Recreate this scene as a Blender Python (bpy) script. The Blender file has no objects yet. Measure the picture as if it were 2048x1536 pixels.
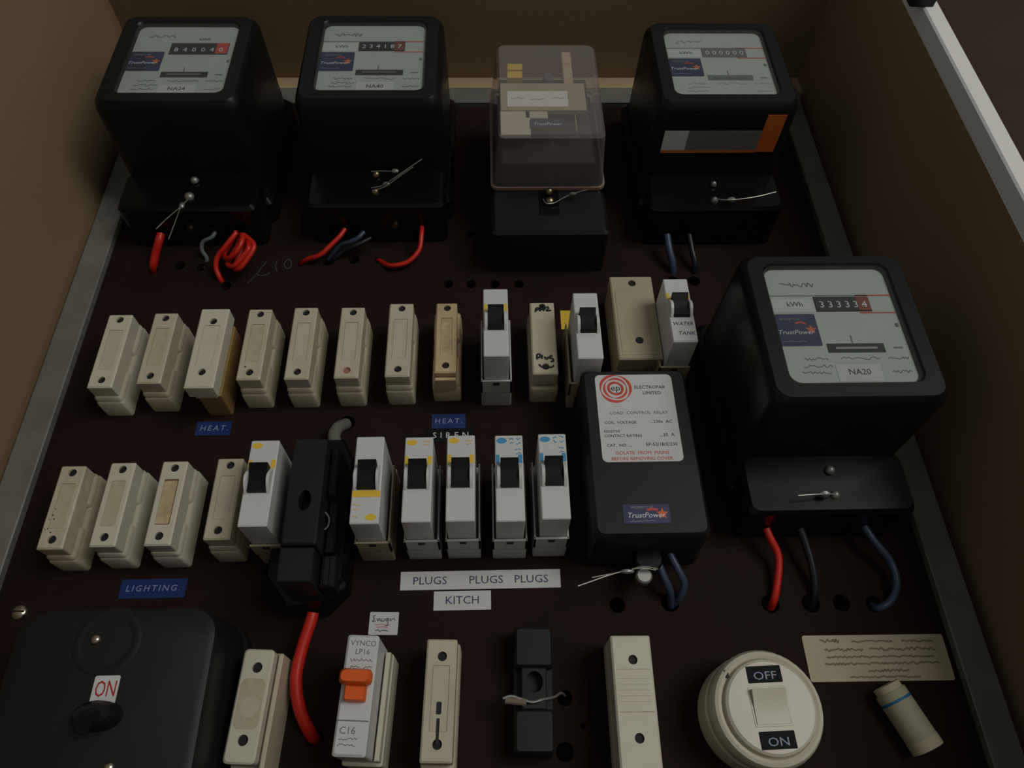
import bpy, bmesh, math, random
from mathutils import Vector, Matrix
random.seed(4)
scene = bpy.context.scene
COL = scene.collection

# ---------------------------------------------------------------- camera
F_PX = 1480.0                       # focal length in pixels of the 2048 x 1536 frame
CAM_D = 0.480                       # distance of the camera from the meter board (board face is y = 0)
CAM_Z = 1.300
PITCH, YAW, ROLL = [math.radians(a) for a in (30.99, 1.94, -1.67)]
_f = Vector((math.sin(YAW)*math.cos(PITCH), math.cos(YAW)*math.cos(PITCH), math.sin(PITCH)))
_r0 = Vector((math.cos(YAW), -math.sin(YAW), 0))
_u0 = _r0.cross(_f)
_r = math.cos(ROLL)*_r0 + math.sin(ROLL)*_u0
_u = -math.sin(ROLL)*_r0 + math.cos(ROLL)*_u0
cam_data = bpy.data.cameras.new('camera')
cam = bpy.data.objects.new('camera', cam_data)
COL.objects.link(cam)
cam.matrix_world = Matrix(((_r.x, _u.x, -_f.x, 0), (_r.y, _u.y, -_f.y, -CAM_D), (_r.z, _u.z, -_f.z, CAM_Z), (0, 0, 0, 1)))
cam_data.sensor_width = 36.0
cam_data.lens = F_PX/2048*36
cam_data.clip_start = 0.01
scene.camera = cam

# ---------------------------------------------------------------- light
world = bpy.data.worlds.new('world')
scene.world = world
world.use_nodes = True
bg = world.node_tree.nodes['Background']
bg.inputs[0].default_value = (1.0, 0.97, 0.92, 1)
bg.inputs[1].default_value = 0.135

def area(name, loc, target, sx, sy, watts, col):
    l = bpy.data.lights.new(name, 'AREA')
    l.shape = 'RECTANGLE'; l.size = sx; l.size_y = sy; l.energy = watts; l.color = col
    o = bpy.data.objects.new(name, l)
    COL.objects.link(o)
    o.location = loc
    o.rotation_euler = (Vector(target)-Vector(loc)).to_track_quat('-Z', 'Y').to_euler()
    return o
# the room's window, on the camera's right, a little above it
area('window_daylight', (1.55, -2.7, 1.65), (0.0, 0.0, 1.6), 1.4, 1.2, 33.0, (1.0, 0.985, 0.95))

vs = scene.view_settings
vs.view_transform = 'Standard'
vs.look = 'None'
vs.gamma = 1
vs.exposure = 0.0
vs.use_curve_mapping = False

# ---------------------------------------------------------------- helpers
MM = 0.001
def P(px, py, h=0.0):
    """photo pixel -> (x, z) in mm on the plane h mm in front of the board"""
    d = _r*((px-1024)/F_PX) - _u*((py-768)/F_PX) + _f
    t = (CAM_D-h*MM)/d.y
    return d.x*t*1000, d.z*t*1000 + CAM_Z*1000
Z0 = CAM_Z*1000
def V(x, z, h):
    return Vector((x*MM, -h*MM, z*MM))

def s2l(c):
    return tuple((v/12.92 if v <= 0.04045 else ((v+0.055)/1.055)**2.4) for v in c)
MATS = {}
def mat(name, rgb, rough=0.5, metal=0.0, spec=0.5, var=0.0, vscale=60.0, var_rgb=None, bump=0.0, bscale=300.0, coat=0.0):
    """plain procedural plastic / metal / paint; rgb in 0-255 sRGB; var mixes towards var_rgb by noise"""
    if name in MATS: return MATS[name]
    m = bpy.data.materials.new(name); m.use_nodes = True
    nt = m.node_tree; b = nt.nodes['Principled BSDF']
    c = s2l([v/255 for v in rgb])
    b.inputs['Base Color'].default_value = (*c, 1)
    b.inputs['Roughness'].default_value = rough
    b.inputs['Metallic'].default_value = metal
    b.inputs['Specular IOR Level'].default_value = spec
    b.inputs['Coat Weight'].default_value = coat
    if var or bump:
        tc = nt.nodes.new('ShaderNodeTexCoord')
    if var:
        n = nt.nodes.new('ShaderNodeTexNoise'); n.inputs['Scale'].default_value = vscale; n.inputs['Detail'].default_value = 5
        nt.links.new(tc.outputs['Object'], n.inputs['Vector'])
        r = nt.nodes.new('ShaderNodeValToRGB')
        v2 = s2l([v/255 for v in (var_rgb or [k*0.7 for k in rgb])])
        r.color_ramp.elements[0].position = 0.5-0.18; r.color_ramp.elements[1].position = 0.5+0.22
        r.color_ramp.elements[0].color = (*c, 1)
        r.color_ramp.elements[1].color = tuple(c[i]*(1-var)+v2[i]*var for i in range(3)) + (1,)
        nt.links.new(n.outputs['Fac'], r.inputs['Fac'])
        nt.links.new(r.outputs['Color'], b.inputs['Base Color'])
    if bump:
        n2 = nt.nodes.new('ShaderNodeTexNoise'); n2.inputs['Scale'].default_value = bscale; n2.inputs['Detail'].default_value = 4
        nt.links.new(tc.outputs['Object'], n2.inputs['Vector'])
        bp = nt.nodes.new('ShaderNodeBump'); bp.inputs['Strength'].default_value = bump; bp.inputs['Distance'].default_value = 0.001
        nt.links.new(n2.outputs['Fac'], bp.inputs['Height'])
        nt.links.new(bp.outputs['Normal'], b.inputs['Normal'])
    MATS[name] = m
    return m

def clear_mat(name, tint, haze, haze_rgb, rough):
    """thin clear plastic or glass: transparent, a little haze, fresnel gloss"""
    m = bpy.data.materials.new(name); m.use_nodes = True
    nt = m.node_tree; nt.nodes.clear()
    out = nt.nodes.new('ShaderNodeOutputMaterial')
    tr = nt.nodes.new('ShaderNodeBsdfTransparent'); tr.inputs[0].default_value = (*tint, 1)
    df = nt.nodes.new('ShaderNodeBsdfDiffuse'); df.inputs[0].default_value = (*s2l([v/255 for v in haze_rgb]), 1)
    gl = nt.nodes.new('ShaderNodeBsdfGlossy'); gl.inputs['Roughness'].default_value = rough
    m1 = nt.nodes.new('ShaderNodeMixShader'); m1.inputs[0].default_value = haze
    nt.links.new(tr.outputs[0], m1.inputs[1]); nt.links.new(df.outputs[0], m1.inputs[2])
    lw = nt.nodes.new('ShaderNodeLayerWeight'); lw.inputs['Blend'].default_value = 0.5
    pw = nt.nodes.new('ShaderNodeMath'); pw.operation = 'POWER'; pw.inputs[1].default_value = 5.0
    nt.links.new(lw.outputs['Facing'], pw.inputs[0])
    fr = nt.nodes.new('ShaderNodeMath'); fr.operation = 'MULTIPLY_ADD'; fr.inputs[1].default_value = 0.9; fr.inputs[2].default_value = 0.04
    nt.links.new(pw.outputs[0], fr.inputs[0])
    m2 = nt.nodes.new('ShaderNodeMixShader')
    nt.links.new(fr.outputs[0], m2.inputs[0]); nt.links.new(m1.outputs[0], m2.inputs[1]); nt.links.new(gl.outputs[0], m2.inputs[2])
    nt.links.new(m2.outputs[0], out.inputs[0])
    return m

def rrect(x0, x1, z0, z1, r=0.0, n=5):
    """rounded rectangle outline, counter-clockwise seen from the front"""
    if r <= 0: return [(x0, z0), (x1, z0), (x1, z1), (x0, z1)]
    pts = []
    for cx, cz, a0 in ((x1-r, z0+r, -90), (x1-r, z1-r, 0), (x0+r, z1-r, 90), (x0+r, z0+r, 180)):
        for i in range(n+1):
            a = math.radians(a0+90*i/n)
            pts.append((cx+r*math.cos(a), cz+r*math.sin(a)))
    return pts
def circle(cx, cz, r, n=20):
    return [(cx+r*math.cos(2*math.pi*i/n), cz+r*math.sin(2*math.pi*i/n)) for i in range(n)]
def ellipse(cx, cz, rx, rz, n=20):
    return [(cx+rx*math.cos(2*math.pi*i/n), cz+rz*math.sin(2*math.pi*i/n)) for i in range(n)]
def inset(pts, d):
    """move a convex outline inwards by d"""
    cx = sum(p[0] for p in pts)/len(pts); cz = sum(p[1] for p in pts)/len(pts)
    mx = max(abs(p[0]-cx) for p in pts); mz = max(abs(p[1]-cz) for p in pts)
    return [(cx+(p[0]-cx)*(mx-d)/mx, cz+(p[1]-cz)*(mz-d)/mz) for p in pts]

def loft(bm, loops, cap0=True, cap1=True):
    """loops: [(outline, h), ...] with equal point counts, from back to front"""
    vl = [[bm.verts.new(V(x, z, h)) for x, z in pts] for pts, h in loops]
    n = len(vl[0])
    for a, b in zip(vl, vl[1:]):
        for i in range(n):
            bm.faces.new((a[i], a[(i+1) % n], b[(i+1) % n], b[i]))
    if cap0: bm.faces.new(list(reversed(vl[0])))
    if cap1: bm.faces.new(vl[-1])
    return vl
def prism(bm, pts, h0, h1, c=0.0):
    if c > 0: loft(bm, [(pts, h0), (pts, h1-c), (inset(pts, c), h1)])
    else: loft(bm, [(pts, h0), (pts, h1)])
def box(bm, x0, x1, z0, z1, h0, h1, c=0.0, r=0.0):
    prism(bm, rrect(x0, x1, z0, z1, r), h0, h1, c)
def holed(bm, pts, holes, h0, h1, c=0.0):
    """prism whose front face has blind holes: holes = [(outline, depth)]"""
    front = inset(pts, c) if c > 0 else pts
    fl = [bm.verts.new(V(x, z, h1)) for x, z in front]
    edges = [bm.edges.new((fl[i], fl[(i+1) % len(fl)])) for i in range(len(fl))]
    for hp, dep in holes:
        hv = [bm.verts.new(V(x, z, h1)) for x, z in hp]
        n = len(hv)
        edges += [bm.edges.new((hv[i], hv[(i+1) % n])) for i in range(n)]
        bv = [bm.verts.new(V(x, z, h1-dep)) for x, z in hp]
        for i in range(n):
            bm.faces.new((hv[i], hv[(i+1) % n], bv[(i+1) % n], bv[i]))
        if h1-dep > h0+0.01: bm.faces.new(bv)
    bmesh.ops.triangle_fill(bm, use_beauty=True, use_dissolve=False, edges=edges, normal=(0, -1, 0))
    last = fl
    for h in ([h1-c, h0] if c > 0 else [h0]):
        nv = [bm.verts.new(V(x, z, h)) for x, z in pts]
        n = len(nv)
        for i in range(n):
            bm.faces.new((last[i], nv[i], nv[(i+1) % n], last[(i+1) % n]))
        last = nv
    if all(h1-d > h0+0.01 for _, d in holes): bm.faces.new(last)
def cyl(bm, cx, cz, r, h0, h1, n=20, c=0.0, r1=None):
    if r1 is not None:
        loft(bm, [(circle(cx, cz, r, n), h0), (circle(cx, cz, r1, n), h1)])
    else: prism(bm, circle(cx, cz, r, n), h0, h1, c)
def dome(bm, cx, cz, r, h0, height, n=18, k=5):
    loft(bm, [(circle(cx, cz, r*math.cos(math.pi/2*i/k)+1e-4, n), h0+height*math.sin(math.pi/2*i/k)) for i in range(k)]+[(circle(cx, cz, r*0.05, n), h0+height)])

def spline(pts, per=8):
    """Catmull-Rom through the points"""
    p = [Vector(a) for a in pts]
    p = [p[0]*2-p[1]] + p + [p[-1]*2-p[-2]]
    out = []
    for i in range(1, len(p)-2):
        for k in range(per):
            t = k/per
            out.append(0.5*((2*p[i]) + (p[i+1]-p[i-1])*t + (2*p[i-1]-5*p[i]+4*p[i+1]-p[i+2])*t*t + (3*p[i]-p[i-1]-3*p[i+1]+p[i+2])*t**3))
    out.append(p[-2])
    return out
def tube(bm, pts, r, n=12, smooth=True, per=8):
    """swept circle along points (x, z, h) in mm"""
    path = [V(*p) for p in pts]
    if smooth and len(path) > 2: path = spline(path, per)
    up = Vector((0.3, 0.2, 1)).normalized()
    prev = None
    for i, c in enumerate(path):
        t = (path[min(i+1, len(path)-1)]-path[max(i-1, 0)]).normalized()
        a = t.cross(up)
        if a.length < 1e-3: a = t.cross(Vector((1, 0, 0)))
        a.normalize(); b = t.cross(a)
        ring = [bm.verts.new(c+(a*math.cos(2*math.pi*k/n)+b*math.sin(2*math.pi*k/n))*r*MM) for k in range(n)]
        if prev:
            for k in range(n): bm.faces.new((prev[k], prev[(k+1) % n], ring[(k+1) % n], ring[k]))
        else: bm.faces.new(list(reversed(ring)))
        prev = ring
    bm.faces.new(prev)
def strokes(bm, lines, w, h):
    """flat pen strokes (marker, chalk) on the plane at height h: lines = [[(x, z), ...], ...]"""
    for ln in lines:
        p = [V(x, z, h) for x, z in ln]
        p = spline(p, 6) if len(p) > 2 else p
        prev = None
        for i, c in enumerate(p):
            t = (p[min(i+1, len(p)-1)]-p[max(i-1, 0)]).normalized()
            nrm = Vector((-t.z, 0, t.x))*w*MM/2
            a, b = bm.verts.new(c+nrm), bm.verts.new(c-nrm)
            if prev: bm.faces.new((prev[0], prev[1], b, a))
            prev = (a, b)

def obj(name, bm, m, parent=None, smooth=33, loc=None, label=None, kind=None):
    bmesh.ops.recalc_face_normals(bm, faces=bm.faces)
    bm.normal_update()
    ca = math.cos(math.radians(smooth))
    for e in bm.edges:
        e.smooth = len(e.link_faces) == 2 and e.link_faces[0].normal.dot(e.link_faces[1].normal) > ca
    for f in bm.faces: f.smooth = True
    me = bpy.data.meshes.new(name); bm.to_mesh(me); bm.free()
    me.materials.append(m)
    o = bpy.data.objects.new(name, me); COL.objects.link(o)
    if parent: o.parent = parent
    if loc is not None: o.location = loc
    if label: o['label'] = label
    if kind: o['kind'] = kind
    return o
def tag(o, label, cat, group=None):
    o['label'] = label; o['category'] = cat
    if group: o['group'] = group
    return o
def thing(name, label, cat, x, z, rot=0.0, group=None, h=0.0):
    """Empty at the thing's foot on the board; x, z in mm relative to the camera"""
    o = bpy.data.objects.new(name, None); COL.objects.link(o)
    o.empty_display_size = 0.01
    o.location = (x*MM, -h*MM, z*MM + CAM_Z); o.rotation_euler = (0, math.radians(rot), 0)
    o['org'] = 0
    del o['org']
    return tag(o, label, cat, group)
def struct(name, bm, m, parent=None):
    o = obj(name, bm, m, parent)
    if parent is None: o['kind'] = 'structure'
    return o
B = bmesh.new

TEXTS = []
def text(s, x, z, h, size, m, parent, name='lettering', align='CENTER', shear=0.0, rot=0.0, sx=1.0, face='front', label=None, space=1.0):
    TEXTS.append((s, x, z, h, size, m, parent, name, align, shear, rot, sx, face, label, space))
def flush_texts():
    tmp = []
    for t in TEXTS:
        cu = bpy.data.curves.new('lettering', 'FONT')
        cu.body = t[0]; cu.size = t[4]*MM; cu.align_x = t[8]; cu.align_y = 'CENTER'; cu.shear = t[9]
        cu.space_character = t[14]; cu.resolution_u = 2; cu.extrude = 0.00003
        o = bpy.data.objects.new('lettering_source', cu); COL.objects.link(o); tmp.append(o)
    bpy.context.view_layer.update()
    dg = bpy.context.evaluated_depsgraph_get()
    for t, o in zip(TEXTS, tmp):
        me = bpy.data.meshes.new_from_object(o.evaluated_get(dg))
        me.materials.clear(); me.materials.append(t[5])
        c, s = math.cos(math.radians(t[10])), math.sin(math.radians(t[10]))
        for v in me.vertices:
            a, b = v.co.x*t[11], v.co.y
            a, b = a*c-b*s, a*s+b*c
            if t[12] == 'front': v.co = V(t[1]+a/MM, t[2]+b/MM, t[3]) + Vector((0, -v.co.z, 0))
            else: v.co = V(t[1]+a/MM, t[2], t[3]+b/MM) + Vector((0, 0, -v.co.z))     # on an underside
        n = bpy.data.objects.new(t[7], me); COL.objects.link(n); n.parent = t[6]
        if t[13]: n['label'] = t[13]
    for o in tmp:
        cu = o.data; bpy.data.objects.remove(o); bpy.data.curves.remove(cu)

# ---------------------------------------------------------------- materials
cream = mat('cream_bakelite', (196, 187, 160), 0.42, var=0.5, vscale=45, var_rgb=(170, 158, 128))
cream_grubby = mat('grubby_cream_bakelite', (196, 187, 160), 0.45, var=0.45, vscale=160, var_rgb=(150, 134, 104))
cream_pale = mat('pale_cream_bakelite', (203, 198, 176), 0.4, var=0.3, vscale=40, var_rgb=(180, 172, 145))
tan_bakelite = mat('yellowed_bakelite', (150, 122, 72), 0.5, var=0.5, vscale=60, var_rgb=(110, 86, 46))
beige = mat('beige_bakelite', (176, 164, 134), 0.5, var=0.4, vscale=50, var_rgb=(150, 138, 108))
brownish = mat('browned_bakelite', (196, 180, 142), 0.5, var=0.5, vscale=70, var_rgb=(172, 144, 100))
card = mat('aged_card', (188, 178, 150), 0.8, var=0.5, vscale=140, var_rgb=(160, 144, 108))
card_clean = mat('pale_card', (192, 186, 162), 0.8, var=0.4, vscale=80, var_rgb=(170, 160, 130))
stain = mat('brown_stain', (196, 180, 146), 0.8, var=0.6, vscale=150, var_rgb=(140, 108, 68))
hole_dark = mat('hole_shade', (20, 17, 16), 0.7)  # near-black standing in for the shade inside holes and slots
red_screw = mat('red_sealing_wax', (158, 104, 84), 0.6)
white_pl = mat('white_plastic', (205, 207, 203), 0.38, var=0.2, vscale=30, var_rgb=(190, 190, 180))
grey_pl = mat('pale_grey_plastic', (178, 180, 178), 0.45)
black_pl = mat('black_gloss_plastic', (13, 13, 14), 0.2, spec=0.28, var=0.3, vscale=20, var_rgb=(20, 20, 21))
bezel_pl = mat('black_satin_cover', (16, 17, 17), 0.36, spec=0.3, var=0.3, vscale=20, var_rgb=(22, 22, 22))
black_matt = mat('black_moulding', (22, 23, 24), 0.45, var=0.4, vscale=50, var_rgb=(30, 30, 31), spec=0.3)
black_dusty = mat('dusty_black_case', (23, 23, 23), 0.5, var=0.6, vscale=14, var_rgb=(34, 33, 31), spec=0.3)
toggle_blk = mat('black_toggle', (11, 11, 14), 0.55, spec=0.25)
yellow_ink = mat('yellow_print', (226, 188, 52), 0.5)
yellow_pale = mat('pale_yellow_print', (216, 190, 110), 0.5)
blue_ink = mat('blue_print', (62, 142, 190), 0.5)
black_ink = mat('black_print', (30, 30, 32), 0.6)
grey_ink = mat('grey_print', (112, 112, 108), 0.7)
faint_ink = mat('faint_print', (150, 150, 142), 0.7)
navy_ink = mat('navy_print', (52, 60, 92), 0.7)
red_ink = mat('red_print', (204, 72, 52), 0.6)
white_paint = mat('white_lettering', (220, 222, 224), 0.6)
dial_white = mat('meter_dial_enamel', (188, 192, 186), 0.5, var=0.3, vscale=25, var_rgb=(170, 172, 160))
sticker_blue = mat('navy_sticker', (28, 36, 80), 0.45, var=0.4, vscale=60, var_rgb=(44, 50, 94))
dymo_blue = mat('blue_embossed_tape', (13, 45, 104), 0.45)
dymo_black = mat('black_embossed_tape', (14, 16, 20), 0.7, spec=0.2)
tape_ink = mat('embossed_lettering', (140, 152, 176), 0.6)
orange_pl = mat('orange_plastic', (226, 96, 20), 0.38)
orange_ink = mat('orange_print', (208, 104, 40), 0.6)
paper = mat('white_paper', (206, 207, 204), 0.8, var=0.3, vscale=30, var_rgb=(188, 186, 176))
paper_tan = mat('cream_paper', (190, 178, 150), 0.8, var=0.4, vscale=30, var_rgb=(170, 156, 126))
red_wire = mat('red_pvc', (196, 34, 22), 0.4)
grey_wire = mat('grey_green_pvc', (92, 104, 100), 0.5)
blue_wire = mat('blue_grey_pvc', (52, 66, 88), 0.42)
dark_wire = mat('dark_pvc', (22, 25, 32), 0.4)
steel = mat('bright_screw', (190, 180, 160), 0.28, 1.0)
lead = mat('lead_seal', (150, 150, 142), 0.45, 0.7)
seal_wire_m = mat('steel_seal_wire', (190, 188, 176), 0.35, 0.8)
brass = mat('brass_screw', (150, 136, 104), 0.35, 1.0)
frame_metal = mat('grey_painted_steel', (126, 126, 116), 0.5, 0.25, var=0.5, vscale=35, var_rgb=(84, 84, 78), bump=0.15, bscale=200)
board_m = mat('dark_brown_board', (38, 25, 19), 0.75, var=0.5, vscale=18, var_rgb=(30, 20, 15), bump=0.08, bscale=500, spec=0.1)
wall_tan = mat('tan_painted_timber', (140, 120, 88), 0.62, var=0.35, vscale=7, var_rgb=(124, 103, 72), bump=0.2, bscale=220)
batten_m = mat('cream_batten', (178, 158, 122), 0.6, var=0.3, vscale=20, var_rgb=(150, 130, 96))
white_gloss = mat('white_gloss_trim', (232, 232, 226), 0.3)
panel_brown = mat('brown_panelling', (58, 40, 25), 0.6, var=0.5, vscale=9, var_rgb=(46, 31, 19), spec=0.2)
glass = clear_mat('meter_glass', (0.93, 0.95, 0.94), 0.02, (160, 165, 160), 0.05)
clear_pl = clear_mat('clear_cover_plastic', (0.95, 0.94, 0.93), 0.24, (184, 176, 168), 0.12)
clear_edge = clear_mat('clear_cover_lip', (0.74, 0.68, 0.64), 0.5, (190, 165, 148), 0.2)
chassis_m = mat('grey_chassis', (104, 101, 98), 0.5, 0.2, var=0.4, vscale=40, var_rgb=(82, 80, 78))
chassis_dark = mat('dark_chassis', (46, 42, 40), 0.6)
chalk = mat('chalk', (66, 58, 54), 0.9)
marker = mat('black_marker', (20, 20, 22), 0.6)

# ---------------------------------------------------------------- the recess
XL, XR, ZT, ZB, DEP = -339.0, 316.0, 647.0, -90.0, 168.0     # inside faces (mm, relative to the camera), depth
BACK = -45.0
def abox(bm, x0, x1, z0, z1, h0, h1, c=0.0): box(bm, x0, x1, z0+Z0, z1+Z0, h0, h1, c)
bm = B(); abox(bm, XL-18, XL, ZB-18, ZT+18, BACK, DEP+45); struct('wall_left', bm, wall_tan)
bm = B(); abox(bm, XR, XR+18, ZB-18, ZT+18, BACK, DEP-14); struct('wall_right', bm, wall_tan)
bm = B(); abox(bm, XL, XR, ZT, ZT+18, BACK, DEP-14); struct('ceiling', bm, wall_tan)
bm = B(); abox(bm, XL, XR, ZB-18, ZB, BACK, DEP-14); struct('floor', bm, wall_tan)
bm = B(); abox(bm, XL-18, XR+18, ZB-18, ZT+18, BACK-12, BACK); struct('wall_back', bm, wall_tan)
# the wall the box is let into
for nm, a in (('wall_front_right', (XR+18, XR+1200, -1300, 1300)), ('wall_front_left', (XL-1400, XL-18, -1300, 1300)),
              ('wall_front_above', (XL-18, XR+18, ZT+18, 1300)), ('wall_front_below', (XL-18, XR+18, -1300, ZB-18))):
    bm = B(); abox(bm, *a, DEP-34, DEP-14); struct(nm, bm, panel_brown)
# white moulded edge round the opening: one trim piece to each side
for i, a in enumerate(((XR, XR+13, ZB, ZT), (XL, XR+13, ZT, ZT+13), (XL, XR+13, ZB-13, ZB))):
    bm = B(); abox(bm, *a, DEP-14, DEP, 1.2); struct('trim_%d' % (i+2), bm, white_gloss)
# cream batten above the board
bm = B(); abox(bm, XL, XR, 625, ZT, BACK, 2.0, 1.0); o = struct('trim_1', bm, batten_m)

# ---------------------------------------------------------------- board with its drilled holes
HOLES = [(940, 468, 3.6), (897, 568, 4.2), (942, 568, 4.2), (990, 568, 4.2), (1037, 568, 4.2), (657, 522, 5), (708, 519, 4.5), (360, 531, 4.5), (403, 534, 4), (602, 527, 3),
         (306, 541, 4.2), (452, 572, 4.2), (757, 521, 3.2), (1235, 1210, 5.2), (1541, 1208, 6), (1622, 1207, 6), (1683, 1206, 5.6), (1748, 1208, 5.4), (1130, 1396, 4.6), (1130, 1504, 5.4),
         (1166, 1452, 1.6), (694, 846, 6), (630, 1476, 5), (1340, 1205, 6), (1345, 562, 5), (1388, 562, 5)]
bm = B()
hl = []
for px, py, r in HOLES:
    x, z = P(px, py); hl.append((circle(x, z, r, 14), 6.0))
holed(bm, rrect(-331, 309, -70+Z0, 616+Z0), hl, -6, 0)
board = obj('meter_board', bm, board_m)
tag(board, 'dark brown drilled board that carries the meters, fuses and switches', 'board')
# chalk figures between the two left-hand meters' wires
bm = B()
def pxl(*pts, h=0.0): return [P(a, b, h) for a, b in pts]
strokes(bm, [pxl((496, 566), (515, 546), (534, 522)), pxl((512, 549), (527, 551), (540, 546)), pxl((555, 521), (551, 531), (554, 543)), pxl((548, 529), (556, 528)),
             pxl((577, 517), (569, 527), (572, 536), (580, 535), (583, 525), (577, 517))], 0.9, 0.08)
obj('chalk_writing', bm, chalk, board, label='faint chalk figures on the board')
# steel strips round the board
fr = thing('steel_strip_surround', 'grey steel strips framing the dark board along its sides and top', 'frame', 0, 0)
bm = B(); box(bm, -335.5, -315, -70, 626, 0, 6, 0.8); obj('frame_strip', bm, frame_metal, fr)
bm = B(); box(bm, 288, 308, -70, 626, 0, 6, 0.8); obj('frame_strip', bm, frame_metal, fr)
bm = B(); box(bm, -315, 288, 604, 626, 0, 6, 0.8); obj('frame_strip', bm, frame_metal, fr)
# domed fixing screw in the board
x, z = P(40, 1225)
t = thing('board_screw', 'domed screw head in the board above the black main switch', 'screw', x, z-Z0)
bm = B(); dome(bm, 0, 0, 5.2, 0, 3.2); obj('screw_head', bm, steel, t)
bm = B(); box(bm, -4, 4, -0.5, 0.5, 2.6, 3.3); obj('slot', bm, hole_dark, t)

def scribble(w, n, amp):
    return [(w*i/n, amp*random.uniform(-1, 1)) for i in range(n+1)]
def fine_print(parent, rows, h, m, w=0.35):
    """print too small or blurred to read: rows = [(x0, x1, z, amplitude)]"""
    bm = B()
    for x0, x1, z, amp in rows:
        strokes(bm, [[(x0+a, z+b) for a, b in scribble(x1-x0, max(4, int((x1-x0)*1.6)), amp)]], w, h)
    return obj('small_print', bm, m, parent, kind='stuff')

# ---------------------------------------------------------------- blue owner sticker used on meters and relay
def owner_sticker(t, x, z, h, w, hh, sz, star=True, top='PROPERTY OF', low=True):
    bm = B(); box(bm, x-w/2, x+w/2, z-hh/2, z+hh/2, h-0.1, h+0.15, 0, 0.8)
    s = obj('owner_sticker', bm, sticker_blue, t, label='navy owner sticker with white lettering')
    if top: text(top, x-w*0.08, z+hh*0.33, h+0.2, sz*0.45, faint_ink, s)
    text('TrustPower', x-w*0.02, z-hh*0.08, h+0.2, sz, white_paint, s, shear=0.25)
    if low: fine_print(s, [(x-w*0.36, x+w*0.16, z-hh*0.36, sz*0.09)], h+0.2, faint_ink, 0.3)
    if star:
        bm = B()
        pts = [(x+w*0.34+sz*0.8*(1 if k % 2 == 0 else 0.45)*math.cos(math.radians(90+36*k)), z+hh*0.0+sz*0.8*(1 if k % 2 == 0 else 0.45)*math.sin(math.radians(90+36*k))) for k in range(10)]
        c = bm.verts.new(V(x+w*0.34, z, h+0.18)); vv = [bm.verts.new(V(a, b, h+0.18)) for a, b in pts]
        for k in range(10): bm.faces.new((c, vv[k], vv[(k+1) % 10]))
        obj('star_mark', bm, orange_ink, s)
        bm = B(); strokes(bm, [[(x+w*0.02, z+hh*0.2), (x+w*0.14, z+hh*0.24), (x+w*0.25, z+hh*0.19)]], sz*0.3, h+0.18)
        obj('swoosh_mark', bm, red_ink, s)
    return s

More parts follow.
